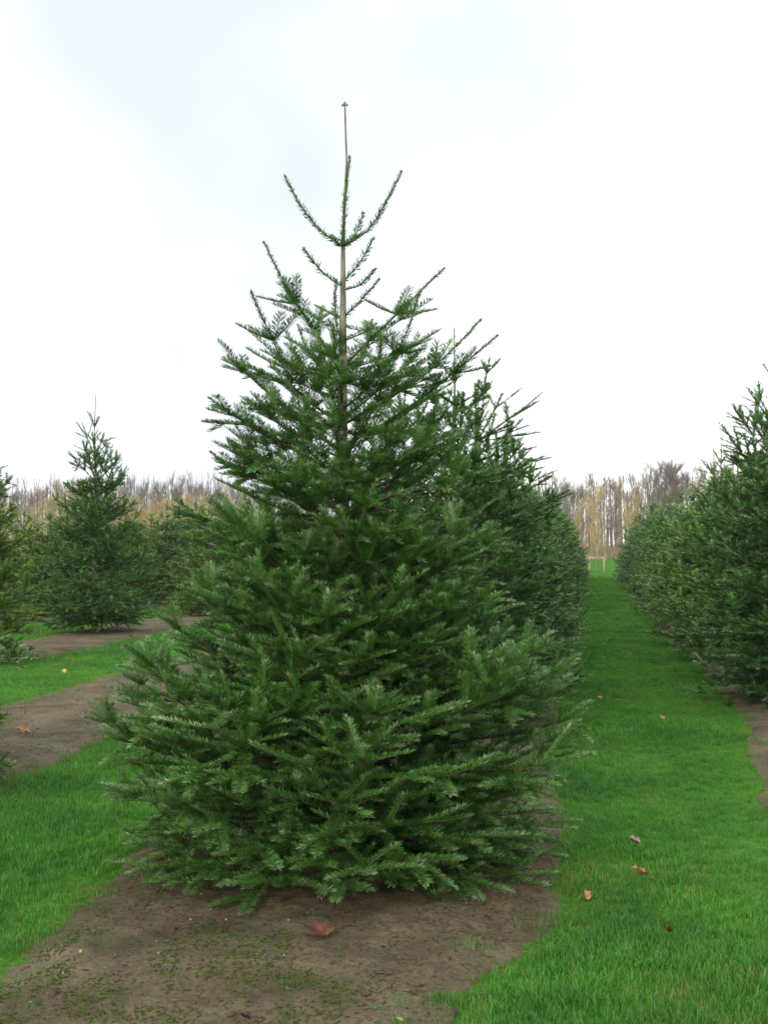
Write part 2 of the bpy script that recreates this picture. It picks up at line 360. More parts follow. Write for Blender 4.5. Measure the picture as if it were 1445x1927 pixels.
def trunk_at(y): 
    z = rel(645, y)[2]; x = np.interp(z, tr[:, 2], tr[:, 0]); yy = np.interp(z, tr[:, 2], tr[:, 1]); return np.array([x, yy, z])
def path_branch(pts, nodes=(), radial_tip=1.0, dens=1.0, nl=.85, sub=True):
    """pts: pixel x, y, metres behind the trunk plane; first is on the trunk. nodes: indices carrying side shoots"""
    b_ = bid[0]; bid[0] += 1
    P = [rel(*q)-base for q in pts]; n = len(P)
    P[0] = trunk_at(pts[0][1])
    ends = [0]+list(nodes)+[n-1]
    for si in range(n-1):
        d = unit(P[si+1]-P[si]); yr = sum(1 for q in nodes if q > si)
        pv = unit(P[si]-P[si-1]) if si else d
        nxt = unit(P[si+2]-P[si+1]) if si+2 < n else d
        L = np.linalg.norm(P[si+1]-P[si]); md = (P[si]+P[si+1])*.5 + (pv-nxt)*L*.10
        side = unit(cross3(d, UPW)); up = cross3(side, d)
        steep = d[2] > .55 and yr == 0
        S.add(P[si], md, P[si+1], up, yr, .0042+.002*yr, b_, nl*(1-.3*(si == n-2 and yr == 0)), 1.0 if steep else 0.0, dens*(.95 if steep else 1.0))
        if si+1 in nodes and sub:
            yrs = sum(1 for q in nodes if q > si+1)+1
            for sg in (-1, 1):
                for kk in range(rnd.choice((1, 1, 1, 2))):
                    an = math.radians(rnd.uniform(38, 62)); ld = d*math.cos(an) + side*(sg*math.sin(an)) + up*(rnd.uniform(-.2, .15) if kk == 0 else rnd.uniform(.2, .5))
                    grow(S, rnd, P[si+1], ld, min(yrs, 2) if kk == 0 else 1, rnd.uniform(.13, .19), 1, b_, (2, 1), .05)
            if rnd.random() < .7: grow(S, rnd, P[si+1], d*.8-up*.5+side*rnd.uniform(-.6, .6), 1, .11, 2, b_, (1,), 0)
def lone(p0, p1, v0, v1, node_b, age=1, nl=1.0, radial=0.0):
    a, c = rel(p0[0], p0[1], v0)-base, rel(p1[0], p1[1], v1)-base
    d = unit(c-a); side = unit(cross3(d, UPW)); S.add(a, (a+c)*.5-UPW*.012, c, cross3(side, d), 0, .004, node_b, nl, radial, 1.0)
# top whorl and small shoots along the leader
path_branch([(645,461),(600,428,-.02),(562,378,-.04),(535,326,-.06)], (), dens=1.2, nl=.72)
path_branch([(645,461),(690,432,-.02),(726,376,-.05),(755,317,-.06)], (), dens=1.2, nl=.72)
path_branch([(645,461),(646,420,-.08),(651,350,-.13),(657,289,-.17)], (), dens=.9, nl=.72)
path_branch([(645,461),(668,440,.10),(677,415,.15),(683,396,.19)], (), dens=.7, nl=.78)
path_branch([(645,461),(632,449,-.06),(622,440,-.1)], (), nl=.8)
path_branch([(645,538),(612,515,-.03),(588,488,-.05),(571,465,-.06)], (), nl=.9, dens=.9)
path_branch([(645,528),(672,497,.02),(690,470,.03),(702,446,.04)], (), nl=.9, dens=.9)
path_branch([(645,543),(672,536,.10),(692,520,.14),(706,503,.17)], (), nl=.7)
path_branch([(645,596),(672,570,-.02),(694,545,-.04),(713,523,-.06)], (), nl=.7)
path_branch([(645,650),(633,610,-.10),(630,565,-.14),(632,525,-.17)], (), nl=.8)
path_branch([(645,600),(618,586,.08),(592,572,.15)], (), nl=.72)
path_branch([(645,640),(690,622,-.12),(708,608,-.17)], (), nl=.9)
path_branch([(645,665),(628,630,-.2),(618,600,-.3)], (), nl=.9)
# second and third whorl, branch by branch
path_branch([(645,705),(598,632,.05),(557,570,.08),(525,512,.06),(495,452,.04)], (1,2), nl=.78)
b_ = bid[0]-1
lone((557,570),(557,517),.08,.02,b_,nl=.9); lone((557,570),(484,556),.08,.16,b_,nl=.78)
path_branch([(645,800),(590,762,-.12),(548,724,-.22),(514,640,-.32),(490,590,-.36),(472,547,-.38)], (2,3), nl=.8)
b_ = bid[0]-1
lone((514,640),(447,609,),-.32,-.2,b_,nl=.9); lone((514,640),(556,592),-.32,-.42,b_,nl=.9); lone((548,724),(470,700),-.22,-.1,b_); lone((530,690),(465,655),-.27,-.2,b_)
path_branch([(645,690),(695,640,.08),(746,590,.15),(790,546,.18),(836,502,.2)], (1,2), nl=.8)
b_ = bid[0]-1
lone((746,590),(771,541),.15,.08,b_,nl=1.15); lone((746,590),(821,580),.15,.25,b_,nl=.72); lone((746,590),(688,563),.15,.2,b_)
path_branch([(645,860),(680,815,-.15),(705,760,-.25),(748,664,-.35),(770,612,-.40),(788,551,-.43)], (2,3), nl=.78)
b_ = bid[0]-1
lone((748,664),(826,620),-.35,-.3,b_); lone((748,664),(697,611),-.35,-.45,b_); lone((748,664),(800,655),-.35,-.25,b_,nl=.72)
path_branch([(645,800),(712,762,.02),(764,728,.0),(813,692,-.05),(860,648,-.08),(905,600,-.1)], (2,3), nl=.78)
b_ = bid[0]-1
lone((813,692),(823,645),-.05,-.12,b_); lone((813,692),(850,640),-.05,.05,b_)
path_branch([(645,840),(720,800,.1),(790,752,.12),(852,702,.1),(896,664,.08),(936,630,.06)], (2,3), nl=.78)
b_ = bid[0]-1
lone((852,702),(923,688),.1,.2,b_,nl=.78); lone((852,702),(895,655),.1,.02,b_)
path_branch([(645,720),(668,690,.2),(690,650,.35),(700,600,.45)], (1,2), nl=.72)
path_branch([(645,730),(610,700,.2),(580,660,.38),(560,610,.45)], (1,2), nl=.72)
path_branch([(645,760),(640,720,-.25),(632,672,-.42),(626,610,-.5)], (1,2), nl=.95)
path_branch([(645,770),(690,730,-.3),(712,690,-.42),(716,630,-.48)], (1,2), nl=.95)
path_branch([(645,850),(560,790,.05),(500,735,.1),(462,700,.1),(428,668,.1)], (1,2,3), nl=.78)
path_branch([(645,900),(560,850,-.1),(470,800,-.18),(430,775,-.2),(393,748,-.2)], (1,2,3), nl=.78)
path_branch([(645,960),(560,930,.0),(480,900,.0),(435,880,.0),(396,850,.0)], (1,2,3), nl=.72)
path_branch([(645,930),(705,880,-.35),(730,830,-.5),(746,800,-.55)], (1,2), nl=.9)
path_branch([(645,880),(672,820,-.3),(692,775,-.48),(702,757,-.52)], (1,2), nl=.9)
path_branch([(645,1080),(760,1000,-.3),(828,935,-.45),(860,900,-.48),(885,870,-.5)], (1,2,3), nl=.9)
path_branch([(645,1080),(670,1010,-.5),(690,950,-.72),(708,905,-.78)], (1,2), nl=.9)
path_branch([(645,1070),(500,1010,.05),(400,985,.1),(360,970,.1),(325,952,.1)], (1,2,3), nl=.9)
# the lower whorls grow by rule
def reach(z):
    zs = [.08, .2, .35, .55, .75, .95, 1.1, 1.3, 1.6, 1.9, 2.2, 2.5, 2.8]
    rr = [1.28, 1.26, 1.34, 1.46, 1.49, 1.42, 1.29, 1.10, .95, .83, .74, .62, .50]
    return float(np.interp(z, zs, rr))
def whorl(S, rnd, axis, z, n, e0, age, bidf, scale=1.0, curl=.05, cap=(3,1), reachf=reach, az0=None, tipdz=None, bushy=1.0):
    az0 = rnd.uniform(0, 6.28) if az0 is None else az0
    for i in range(n):
        az = az0 + i*6.283/n + rnd.gauss(0, .14); e = math.radians(e0+rnd.gauss(0, 5))
        d = np.array([math.cos(az)*math.cos(e), math.sin(az)*math.cos(e), math.sin(e)])
        zt = z + (.2 if tipdz is None else tipdz)
        if tipdz is None:
            for _ in range(5): zt = .5*zt + .5*(z + reachf(max(.05, zt))*scale*.88*math.tan(min(1.0, e+curl*age*.45)))
        R_ = reachf(max(.05, zt))*scale*rnd.uniform(.92, 1.04)
        L = .95*R_/(age*max(.35, math.cos(e+curl*age*.4)))
        grow(S, rnd, axis(z+rnd.uniform(-.03, .03)), d, age, L, 0, bidf(), cap, curl, bushy=bushy)
def axis_main(z): return np.array([np.interp(z, tr[:, 2], tr[:, 0]), np.interp(z, tr[:, 2], tr[:, 1]), z])
def nb(): bid[0] += 1; return bid[0]-1
zero = lambda: 0
for z, n, e, age, sc, cu in ((2.22, 3, 40, 3, .95, .06), (1.95, 6, 37, 3, 1.0, .08), (1.62, 9, 32, 4, 1.0, .09), (1.26, 10, 25, 4, 1.0, .12), (.94, 11, 15, 5, 1.0, .12), (.78, 7, 9, 5, .97, .12),
                             (.62, 13, 2, 5, 1.0, .13), (.44, 9, -3, 5, 1.0, .12), (.30, 11, -6, 5, 1.0, .10), (.15, 14, -6, 4, 1.05, .01)):
    whorl(S, rnd, axis_main, z, n, e, age, nb, sc, cu, bushy=.85 if z < 1.8 else .4)
for z, n, e, age, sc in ((1.78, 5, 34, 2, .62), (1.44, 7, 28, 3, .62), (1.1, 8, 20, 3, .62), (.78, 8, 10, 3, .64), (.47, 8, 4, 3, .68), (.24, 8, 0, 3, .72)):
    whorl(S, rnd, axis_main, z, n, e, age, zero, sc, .08, (2, 1))
A = S.arrays()
lowz = np.minimum(A['P0'][:, 2], A['P2'][:, 2]); A = subset(A, lowz > 0.006)
rs = np.random.RandomState(5)
print('main shoots', len(A['age']))
q = A['bid'] == 0
crown = link('crown', crown_mesh('crown', subset(A, q), rs, 380, .046, .0056, M_NEEDLE, 3, False), root)
tot = 0
for b_ in range(1, bid[0]):
    q = A['bid'] == b_
    if q.sum() == 0: continue
    me = crown_mesh('branch', subset(A, q), rs, 680, .044, .0044, M_NEEDLE, 4, False); tot += len(me.polygons)
    link('branch', me, crown)
print('main polys', tot, len(crown.data.polygons))

# ------------------------------------------------------------------ firs of the rows
CONE = [.12, .20, .34, .55, .78, 1.0, 1.14, 1.10]
def fir_proto(seed, H, R, nwh, per_m, nlen, nwid, tri, cap=(3,1), bare=2, double=False, maxage=6, shape=CONE):
    rnd = random.Random(seed); S = Shoots()
    lens = np.array([1.35, 1.15] + [1.0-.055*k for k in range(nwh-1)]); lens = lens/lens.sum()*(H-.16)
    zs = H-np.cumsum(lens)            # whorl heights, top first
    wob = [np.array([rnd.gauss(0, .012), rnd.gauss(0, .012)]) for _ in range(nwh+3)]
    zt = np.concatenate([[H], zs, [-0.06]]); xy = np.array([[0, 0]]+[list(w) for w in wob[:len(zs)]]+[[0, 0]])
    tr = np.column_stack([xy, zt])[::-1]
    ax = lambda z: np.array([np.interp(z, tr[:, 2], tr[:, 0]), np.interp(z, tr[:, 2], tr[:, 1]), z])
    rads = np.interp(tr[:, 2], [0, H*.5, H*.8, H], [.055, .03, .012, .0045])
    tv, tf, tt = lathe_path(tr, rads, 7)
    tm = mesh_np('trunk', tv, [tf, tt], [M_BARK], smooth=True)
    # leader needles
    def prof(z):
        f = (H-z)/H
        return R*float(np.interp(f, [0, .12, .25, .4, .55, .7, .85, 1.0], shape))
    for k, z in enumerate(zs):
        age = min(k+1, maxage); f = k/(nwh)
        e = 58-62*min(1, f*1.15)
        n = 4 if k < 2 else 6
        whorl(S, rnd, ax, z, n, e, age, zero, rnd.uniform(.95, 1.1), .03+.02*f, cap, prof, tipdz=.10 if k < 5 else 0, bushy=.7)
        if k >= bare: whorl(S, rnd, ax, z+lens[k]*.5, 6, e-6, min(max(1, age-1), 3), zero, .74, .05, (2, 1), prof)
        elif k >= 1: whorl(S, rnd, ax, z+lens[k]*.5, 3, 38, 1, zero, .6, .03, (1,), prof)
    if double:
        p = ax(H*.70); grow(S, rnd, p, np.array([.75, .2, .55]), 2, .2, 0, 0, (1,), .25); 
        grow(S, rnd, p+np.array([.3, .08, .3]), np.array([.1, 0, 1]), 3, .22, 0, 0, (1, 1), .1)
    p = ax(H-lens[0]); S.add(p, (p+ax(H))*.5, ax(H-.02), np.array([1., 0, 0]), 0, .005, 0, .55, 1.0, .45)
    A = S.arrays(); q = np.minimum(A['P0'][:, 2], A['P2'][:, 2]) > .04; A = subset(A, q)
    A['r'] = A['r']*.9
    rs = np.random.RandomState(seed)
    cm = crown_mesh('crown', A, rs, per_m, nlen, nwid, M_NEEDLE_FAR, 3, tri, False, 4)
    print('proto', seed, len(A['age']), len(cm.polygons))
    return tm, cm, H
MID = [fir_proto(21, 3.62, 1.2, 9, 200, .052, .0140, True, bare=4, double=True, shape=[.10, .16, .38, .84, .88, 1.0, 1.12, 1.08]), fir_proto(22, 3.5, 1.18, 9, 200, .052, .0140, True), fir_proto(23, 3.7, 1.22, 9, 200, .052, .0140, True)]
FAR = [fir_proto(31+i, 3.3+.12*i, 1.18, 8, 80, .060, .030, True, cap=(2,1), maxage=5) for i in range(4)]
def place_fir(X, Y, protos, k, H, label, rz, wide=1.0, sunlit=False):
    tm, cm, h = protos[k % len(protos)]
    s = H/h
    o = empty('fir_tree', (X, Y, 0), rz, (wide, wide, s))
    link('trunk', tm, o); cw = link('crown', cm, o)
    if sunlit: cw.material_slots[0].link = 'OBJECT'; cw.material_slots[0].material = M_NEEDLE_SUNLIT
    tag(o, label, 'tree', 'firs of the plantation')
    return o
ORD = ['first','second','third','fourth','fifth','sixth','seventh','eighth','ninth','tenth','eleventh','twelfth','thirteenth','fourteenth','fifteenth','sixteenth','seventeenth','eighteenth','nineteenth','twentieth','twenty-first','twenty-second','twenty-third','twenty-fourth','twenty-fifth','twenty-sixth','twenty-seventh','twenty-eighth']
rr = random.Random(77)
# row of the big fir, on behind it along the left of the grass path
ys = [10.35, 12.6] + [14.8+2.05*i for i in range(21)]
for n, y in enumerate(ys):
    H = 3.62 if n == 0 else 3.4 if n == 1 else rr.uniform(2.6, 3.45)
    place_fir(-1.25+(rr.uniform(-.1, .1) if n > 1 else 0), y, MID if y < 18 else FAR, n if n < 1 else 1+n % 2, H, 'fir behind the big foreground fir, %s tree behind it along the grass path' % ORD[n], rr.uniform(0, 6.28) if n else 0.4, rr.uniform(.92, 1.04))
ys = [11.9, 14.4] + [16.6+2.05*i for i in range(20)]
for n, y in enumerate(ys):
    H = 3.5 if n == 0 else 4.25 if n == 1 else rr.uniform(2.5, 3.4)
    place_fir(2.1+rr.uniform(-.08, .08), y, MID if y < 20 else FAR, n+1 if y >= 20 else 1+n % 2, H, 'dark fir right of the grass path, %s in its row from the camera' % ORD[n], rr.uniform(0, 6.28), rr.uniform(.95, 1.05))
def row(ri, ys, nm, rngH, protf=20, fix={}):
    for n, y in enumerate(ys):
        if y is None: continue
        H = fix.get(n, rr.uniform(*rngH))
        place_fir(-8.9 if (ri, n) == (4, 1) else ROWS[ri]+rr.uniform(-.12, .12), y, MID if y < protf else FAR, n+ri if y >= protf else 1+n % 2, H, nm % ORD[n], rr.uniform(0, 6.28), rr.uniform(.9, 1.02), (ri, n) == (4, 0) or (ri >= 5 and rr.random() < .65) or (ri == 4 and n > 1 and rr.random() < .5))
row(3, [6.75] + [33.0+2.6*i for i in range(9)], 'fir just left of the big fir, %s in that sparse row', (2.4, 3.0), fix={0: 2.9})
row(4, [14.4, 19.2] + [24.6+2.3*i for i in range(14)], 'fir in the second row left of the big fir, %s from the camera', (2.1, 3.4), 21, fix={0: 3.75, 1: 4.35})
row(5, [21.5+2.4*i for i in range(14)], 'fir in the third row left of the big fir, %s from the camera', (2.2, 3.9), 10)
row(6, [27+2.4*i for i in range(12)], 'fir in the fourth row left of the big fir, %s from the camera', (2.3, 3.9), 10)

# ------------------------------------------------------------------ the far wood
def bare_proto(seed, H, spread, nb, ntw, mat, twig_mat, fast=True, r0=.09, tw=1.0, rise_f=1.0):
    rnd = random.Random(seed); rs = np.random.RandomState(seed)
    pts = [np.array([rnd.gauss(0, .05)*k, rnd.gauss(0, .05)*k, H*k/7]) for k in range(8)]; pts[0][2] = -.1
    tv, tf, tt = lathe_path(pts, np.interp(np.arange(8), [0, 7], [r0, .015]), 6)
    tm = mesh_np('trunk', tv, [tf, tt], [mat], smooth=True)
    P0, P1, P2, R = [], [], [], []
    P = np.array(pts)
    for i in range(nb):
        z = H*rnd.uniform(.22, .93); a = rnd.uniform(0, 6.28); l = spread*rnd.uniform(.5, 1.1)*(1.15-z/H*.6)
        p = np.array([np.interp(z, P[:, 2], P[:, 0]), np.interp(z, P[:, 2], P[:, 1]), z]); rise = rnd.uniform(1.2, 2.6)*l*rise_f if fast else rnd.uniform(.4, 1.0)*l
        e = p + np.array([math.cos(a)*l, math.sin(a)*l, rise]); m_ = p + np.array([math.cos(a)*l*.75, math.sin(a)*l*.75, rise*.35])
        P0.append(p); P1.append(m_); P2.append(e); R.append(.022)
        for j in range(ntw):
            t = rnd.uniform(.25, 1); s = (1-t)**2*p+2*t*(1-t)*m_+t*t*e; tl = rnd.uniform(.3, .9)
            dd = np.array([rnd.gauss(0, .5), rnd.gauss(0, .5), rnd.uniform(.3, 1.3)]); dd = dd/np.linalg.norm(dd)*tl
            P0.append(s); P1.append(s+dd*.5+np.array([0, 0, -.04])); P2.append(s+dd); R.append(.011*tw)
    R = np.array(R); cv, cf = tubes(np.array(P0), np.array(P1), np.array(P2), R, R*.5, 3, 2)
    return tm, mesh_np('crown', cv, [cf], [twig_mat])
m, nt, b = new_mat('twig_grey'); b.inputs['Base Color'].default_value = (.23, .19, .155, 1); b.inputs['Roughness'].default_value = .9; M_TW_G = m
m, nt, b = new_mat('twig_tan'); b.inputs['Base Color'].default_value = (.42, .32, .18, 1); b.inputs['Roughness'].default_value = .9; M_TW_T = m
m, nt, b = new_mat('twig_gold'); b.inputs['Base Color'].default_value = (.55, .41, .15, 1); b.inputs['Roughness'].default_value = .9; M_TW_Y = m
m, nt, b = new_mat('twig_cream'); b.inputs['Base Color'].default_value = (.62, .48, .27, 1); b.inputs['Roughness'].default_value = .9; M_TW_C = m
BARE = [bare_proto(1, 9, .9, 32, 18, M_BARK_GREY, M_TW_G, r0=.065, tw=.85), bare_proto(2, 9.5, .8, 28, 16, M_BARK_PALE_LIT, M_TW_T, r0=.085, tw=.85), bare_proto(3, 8.6, .8, 32, 18, M_BARK_GREY, M_TW_G, r0=.065, tw=.85),
        bare_proto(4, 9.2, .7, 28, 16, M_BARK_PALE_LIT, M_TW_G, r0=.09, tw=.85), bare_proto(5, 7.0, .9, 34, 14, M_BARK_PALE_LIT, M_TW_Y, r0=.08)]
def bare(x, d, k, H, label, group, nm='bare_tree', wide=1.0):
    tm, cm = BARE[k]; h = [9, 9.5, 8.6, 9.2, 7.0][k]
    p = at(x, 1000, d); o = empty(nm, (p[0], p[1], 0), rr.uniform(0, 6.28), (wide, wide, H/h))
    link('trunk', tm, o); link('crown', cm, o); tag(o, label, 'tree', group); return o
LAB_G = 'slender grey bare tree of the distant wood behind the firs'
LAB_P = 'slender bare tree with a pale trunk at the edge of the distant wood'
for x0, x1, n in ((-40, 470, 62), (1040, 1480, 60)):
    for i in range(n):
        x = x0+(x1-x0)*(i+rr.random())/n; dark = rr.random() < .52
        k = rr.choice((0, 2)) if dark else rr.choice((1, 3))
        d = rr.uniform(132, 165) if dark else rr.uniform(122, 134)
        bare(x, d, k, rr.uniform(7.4, 10.0)*d/140*(1.22 if x > 1210 else 1.05 if x > 1000 else .98), LAB_G if dark else LAB_P, 'grey trees of the far wood' if dark else 'pale trunks of the far wood')
# golden young trees in front of the wood, left of the big fir
for i, x in enumerate((238, 250, 262, 275, 288, 301, 312, 326, 340, 352, 366, 380, 394, 410, 430, 12, 60, 95, 130)):
    bare(x, rr.uniform(95, 112), 4, rr.uniform(4.2, 6.2), 'golden young tree in front of the distant wood on the left', 'golden young trees before the wood', 'young_tree', 1.1)
for i, x in enumerate((1178, 1196, 1090)):
    bare(x, rr.uniform(98, 108), 4, rr.uniform(5, 6.0), 'straw-coloured young tree before the wood beside the grass path end', 'golden young trees right', 'young_tree', .6)
# stuff: the mass of stems farther in
rs = np.random.RandomState(9); n = 1200
xs = rs.uniform(-60, 1510, n); ds = rs.uniform(160, 215, n); P0 = np.array([at(x, 1000, d) for x, d in zip(xs, ds)]); P0[:, 2] = -.1
hh = rs.uniform(9.5, 12.8, n); P2 = P0+np.column_stack([rs.normal(0, .3, n), rs.normal(0, .3, n), hh]); P1 = (P0+P2)/2
v1, f1 = tubes(P0, P1, P2, np.full(n, .10), np.full(n, .02), 5, 2)
m_ = 14; idx = np.repeat(np.arange(n), m_); t = rs.uniform(.2, .95, n*m_)[:, None]; q0 = P0[idx]*(1-t)+P2[idx]*t
dd = np.column_stack([rs.normal(0, .55, n*m_), rs.normal(0, .55, n*m_), rs.uniform(.8, 2.4, n*m_)])
v2, f2 = tubes(q0, q0+dd*[.7, .7, .4], q0+dd, np.full(n*m_, .035), np.full(n*m_, .012), 3, 1)
fw = link('far_wood', mesh_np('far_wood', np.concatenate([v1, v2]), [f1, f2+len(v1)], [M_BARK_GREY, M_TW_G], None, [0, 1]))
tag(fw, 'mass of grey bare stems deep in the distant wood', 'wood', kind='stuff')
# stuff: low brown brush along the wood's edge
n = 5200; xs = rs.uniform(-60, 1510, n); ds = rs.uniform(118, 150, n); q0 = np.array([at(x, 1000, d) for x, d in zip(xs, ds)]); q0[:, 2] = -.05
dd = np.column_stack([rs.normal(0, .35, n), rs.normal(0, .35, n), rs.gamma(3, .55, n)])
v2, f2 = tubes(q0, q0+dd*[.3, .3, .6], q0+dd, np.full(n, .035), np.full(n, .012), 3, 2)
br = link('undergrowth', mesh_np('undergrowth', v2, [f2], [M_TW_T])); tag(br, 'low brown brush along the edge of the distant wood', 'undergrowth', kind='stuff')
# tall rounded bare tree at the right
tm, cm = bare_proto(8, 10.5, 3.3, 170, 30, M_BARK_GREY, M_TW_G, True, .16, 1.0, .35)
p = at(1262, 1000, 125); o = empty('bare_tree', (p[0], p[1], 0), 0, (1, 1, 1)); link('trunk', tm, o); link('crown', cm, o)
tag(o, 'tallest bare tree of the distant wood, with a dense rounded brown crown', 'tree')

# the staked tree at the end of the grass path
tm, cm = bare_proto(12, 4.8, .42, 52, 8, M_BARK_PALE_LIT, M_TW_C, True, .08, .9)
p = at(1122, 1000, 66); o = empty('young_tree', (p[0], p[1], 0)); link('trunk', tm, o); link('crown', cm, o)
tag(o, 'slim pale young tree inside a wooden guard at the path end', 'tree')
def box(name, c, s, mat, parent, rz=0):
    V = np.array([[x, y, z] for x in (-.5, .5) for y in (-.5, .5) for z in (-.5, .5)])*s
    ca, sa = math.cos(rz), math.sin(rz); V = np.column_stack([V[:, 0]*ca-V[:, 1]*sa, V[:, 0]*sa+V[:, 1]*ca, V[:, 2]])+c
    F = np.array([[0,1,3,2],[4,6,7,5],[0,4,5,1],[2,3,7,6],[0,2,6,4],[1,5,7,3]])
    o = link(name, mesh_np(name, V, [F], [mat]), parent)
    bv = o.modifiers.new('bevel', 'BEVEL'); bv.width = .006; bv.segments = 1
    return o
gd = empty('tree_guard', (p[0], p[1], 0)); tag(gd, 'square wooden guard of pale posts and rails round the young tree', 'tree guard')
for sx in (-1, 1):
    for sy in (-1, 1): box('post', np.array([sx*.42, sy*.42, .42]), np.array([.09, .09, .95]), M_WOOD, gd)
for sx in (-1, 1):
    box('rail', np.array([sx*.42, 0, .83]), np.array([.05, .75, .1]), M_WOOD, gd); box('rail', np.array([0, sx*.42, .83]), np.array([.75, .05, .1]), M_WOOD, gd)

# ------------------------------------------------------------------ grass
def tuft_mesh(seed, nb, rad, h, dry=.03, base_t=.45):
    rs = np.random.RandomState(seed); Vs, Fs, ts = [], [], []
    for i in range(nb):
        a = rs.rand()*6.28; r = rad*math.sqrt(rs.rand()); b0 = np.array([math.cos(a)*r, math.sin(a)*r, -.015])
        la = rs.rand()*6.28; lean = rs.uniform(.15, .8); H = h*rs.uniform(.55, 1.15); ld = np.array([math.cos(la), math.sin(la), 0]); wd = np.array([-math.sin(la), math.cos(la), 0])
        w = rs.uniform(.0009, .0018)
        pts = [b0, b0+UPW*H*.42+ld*H*lean*.15, b0+UPW*H*.78+ld*H*lean*.45, b0+UPW*H*(1.0-.18*lean)+ld*H*lean*.95]
        o = sum(len(v) for v in Vs)
        Vs.append(np.array([pts[0]-wd*w*.6, pts[0]+wd*w*.6, pts[1]-wd*w, pts[1]+wd*w, pts[2]-wd*w*.75, pts[2]+wd*w*.75, pts[3]]))
        Fs += [[o, o+1, o+3], [o, o+3, o+2], [o+2, o+3, o+5], [o+2, o+5, o+4], [o+4, o+5, o+6]]
        ts += [float(np.clip(rs.normal(base_t, .2), 0, .93) if rs.rand() > dry else rs.uniform(.94, 1))]*7
    return mesh_np('grass_tuft', np.concatenate(Vs), [np.array(Fs)], [M_GRASS], ts)
TK = [(30, .055, .052, .03, .45), (30, .055, .046, .05, .55), (22, .05, .060, .03, .35), (26, .06, .042, .12, .5), (14, .055, .045, .55, .6), (16, .035, .085, .02, .5)]
tufts = [bpy.data.objects.new('grass_tuft', tuft_mesh(100+i, *a)) for i, a in enumerate(TK)]
rs = np.random.RandomState(3)
def edge_dist(x, y):
    """>0 on grass, metres from the nearest soil edge"""
    d = np.full(len(x), 9.0)
    for i in range(len(ROWS)):
        a, b_ = strip_edges(i, y); inside = np.minimum(x-a, b_-x)
        d = np.minimum(d, np.where(y < ROW_END, -inside, 9.0))
    return d
pts = []
for (d0, d1, dens, sc) in ((2.6, 5.2, 900, .95), (5.2, 8, 700, 1.0), (8, 13, 380, 1.0), (13, 22, 170, 1.1), (22, 36, 60, 1.2), (36, 75, 16, 1.3)):
    half = .36
    n = int(dens*2*(half*d1+.7)*(d1-d0)); dd = rs.uniform(d0, d1, n); uu = rs.uniform(-1, 1, n)*(half*d1+.7)
    P = FWD[None]*dd[:, None]+RGT[None]*uu[:, None]; x, y = P[:, 0], P[:, 1]
    e = edge_dist(x, y); clump = value_noise(x, y, 77, .22); clump2 = value_noise(x, y, 78, 1.2)
    pr = np.clip((e+.06+.22*(clump-.5))/.20, 0, 1)
    pr = np.where((e < 0) & (e > -.3), np.maximum(pr, .65*np.clip((clump-.40)/.25, 0, 1)*(1+e/.3)), pr)
    thin = (x < -1.3) & (x > -2.8) & (y < 6.3) & (e > -.62) & (e < .42)
    pr = np.where(thin, np.clip((e+.6)/.85, 0, 1)**1.5*np.clip(clump*2.4-.55, .05, 1), pr)
    k = rs.rand(n) < pr
    s = .88*sc*(.6+.62*clump2[k]+.5*(clump[k]-.5))*rs.uniform(.75, 1.25, k.sum())*np.clip(.85+e[k]*.5, .68, 1)
    edge = (e[k] < .14) & (rs.rand(k.sum()) < .45); yel = (value_noise(x[k], y[k], 79, .6) > .72) & (rs.rand(k.sum()) < .35)
    pick = np.where(edge | yel, 4, np.where(rs.rand(k.sum()) < .05*(clump2[k] > .45), 5, rs.randint(0, 4, k.sum())))
    zg = np.full(k.sum(), -.012)
    for i in range(len(ROWS)):
        a, b_ = strip_edges(i, y[k]); ins = (x[k] > a-.03) & (x[k] < b_+.03) & (y[k] < ROW_END)
        zg = np.where(ins, np.maximum(zg, soil_height(x[k], y[k], i)-.002), zg)
    pts.append(np.column_stack([x[k], y[k], zg, s, pick]))
pts = np.concatenate(pts); print('tufts', len(pts))
gm = bpy.data.meshes.new('grass'); gm.vertices.add(len(pts)); gm.vertices.foreach_set('co', pts[:, :3].astype(np.float32).ravel())
a = gm.attributes.new('scl', 'FLOAT', 'POINT'); a.data.foreach_set('value', pts[:, 3].astype(np.float32))
a = gm.attributes.new('rot', 'FLOAT_VECTOR', 'POINT')
a.data.foreach_set('vector', np.column_stack([rs.normal(0, .1, len(pts)), rs.normal(0, .1, len(pts)), rs.uniform(0, 6.28, len(pts))]).astype(np.float32).ravel())
a = gm.attributes.new('pick', 'INT', 'POINT'); a.data.foreach_set('value', pts[:, 4].astype(np.int32))
gm.materials.append(M_GRASS)
ng = bpy.data.node_groups.new('grass_scatter', 'GeometryNodeTree')
ng.interface.new_socket('Geometry', in_out='INPUT', socket_type='NodeSocketGeometry'); ng.interface.new_socket('Geometry', in_out='OUTPUT', socket_type='NodeSocketGeometry')
gi, go = ng.nodes.new('NodeGroupInput'), ng.nodes.new('NodeGroupOutput')
ip = ng.nodes.new('GeometryNodeInstanceOnPoints'); ip.inputs['Pick Instance'].default_value = True
jn = ng.nodes.new('GeometryNodeJoinGeometry')
for t in reversed(tufts):
    oi = ng.nodes.new('GeometryNodeObjectInfo'); oi.inputs['Object'].default_value = t; oi.inputs['As Instance'].default_value = True
    ng.links.new(oi.outputs['Geometry'], jn.inputs[0])
def na(nm, dt):
    q = ng.nodes.new('GeometryNodeInputNamedAttribute'); q.data_type = dt; q.inputs['Name'].default_value = nm; return q.outputs['Attribute']
ng.links.new(gi.outputs[0], ip.inputs['Points']); ng.links.new(jn.outputs[0], ip.inputs['Instance'])
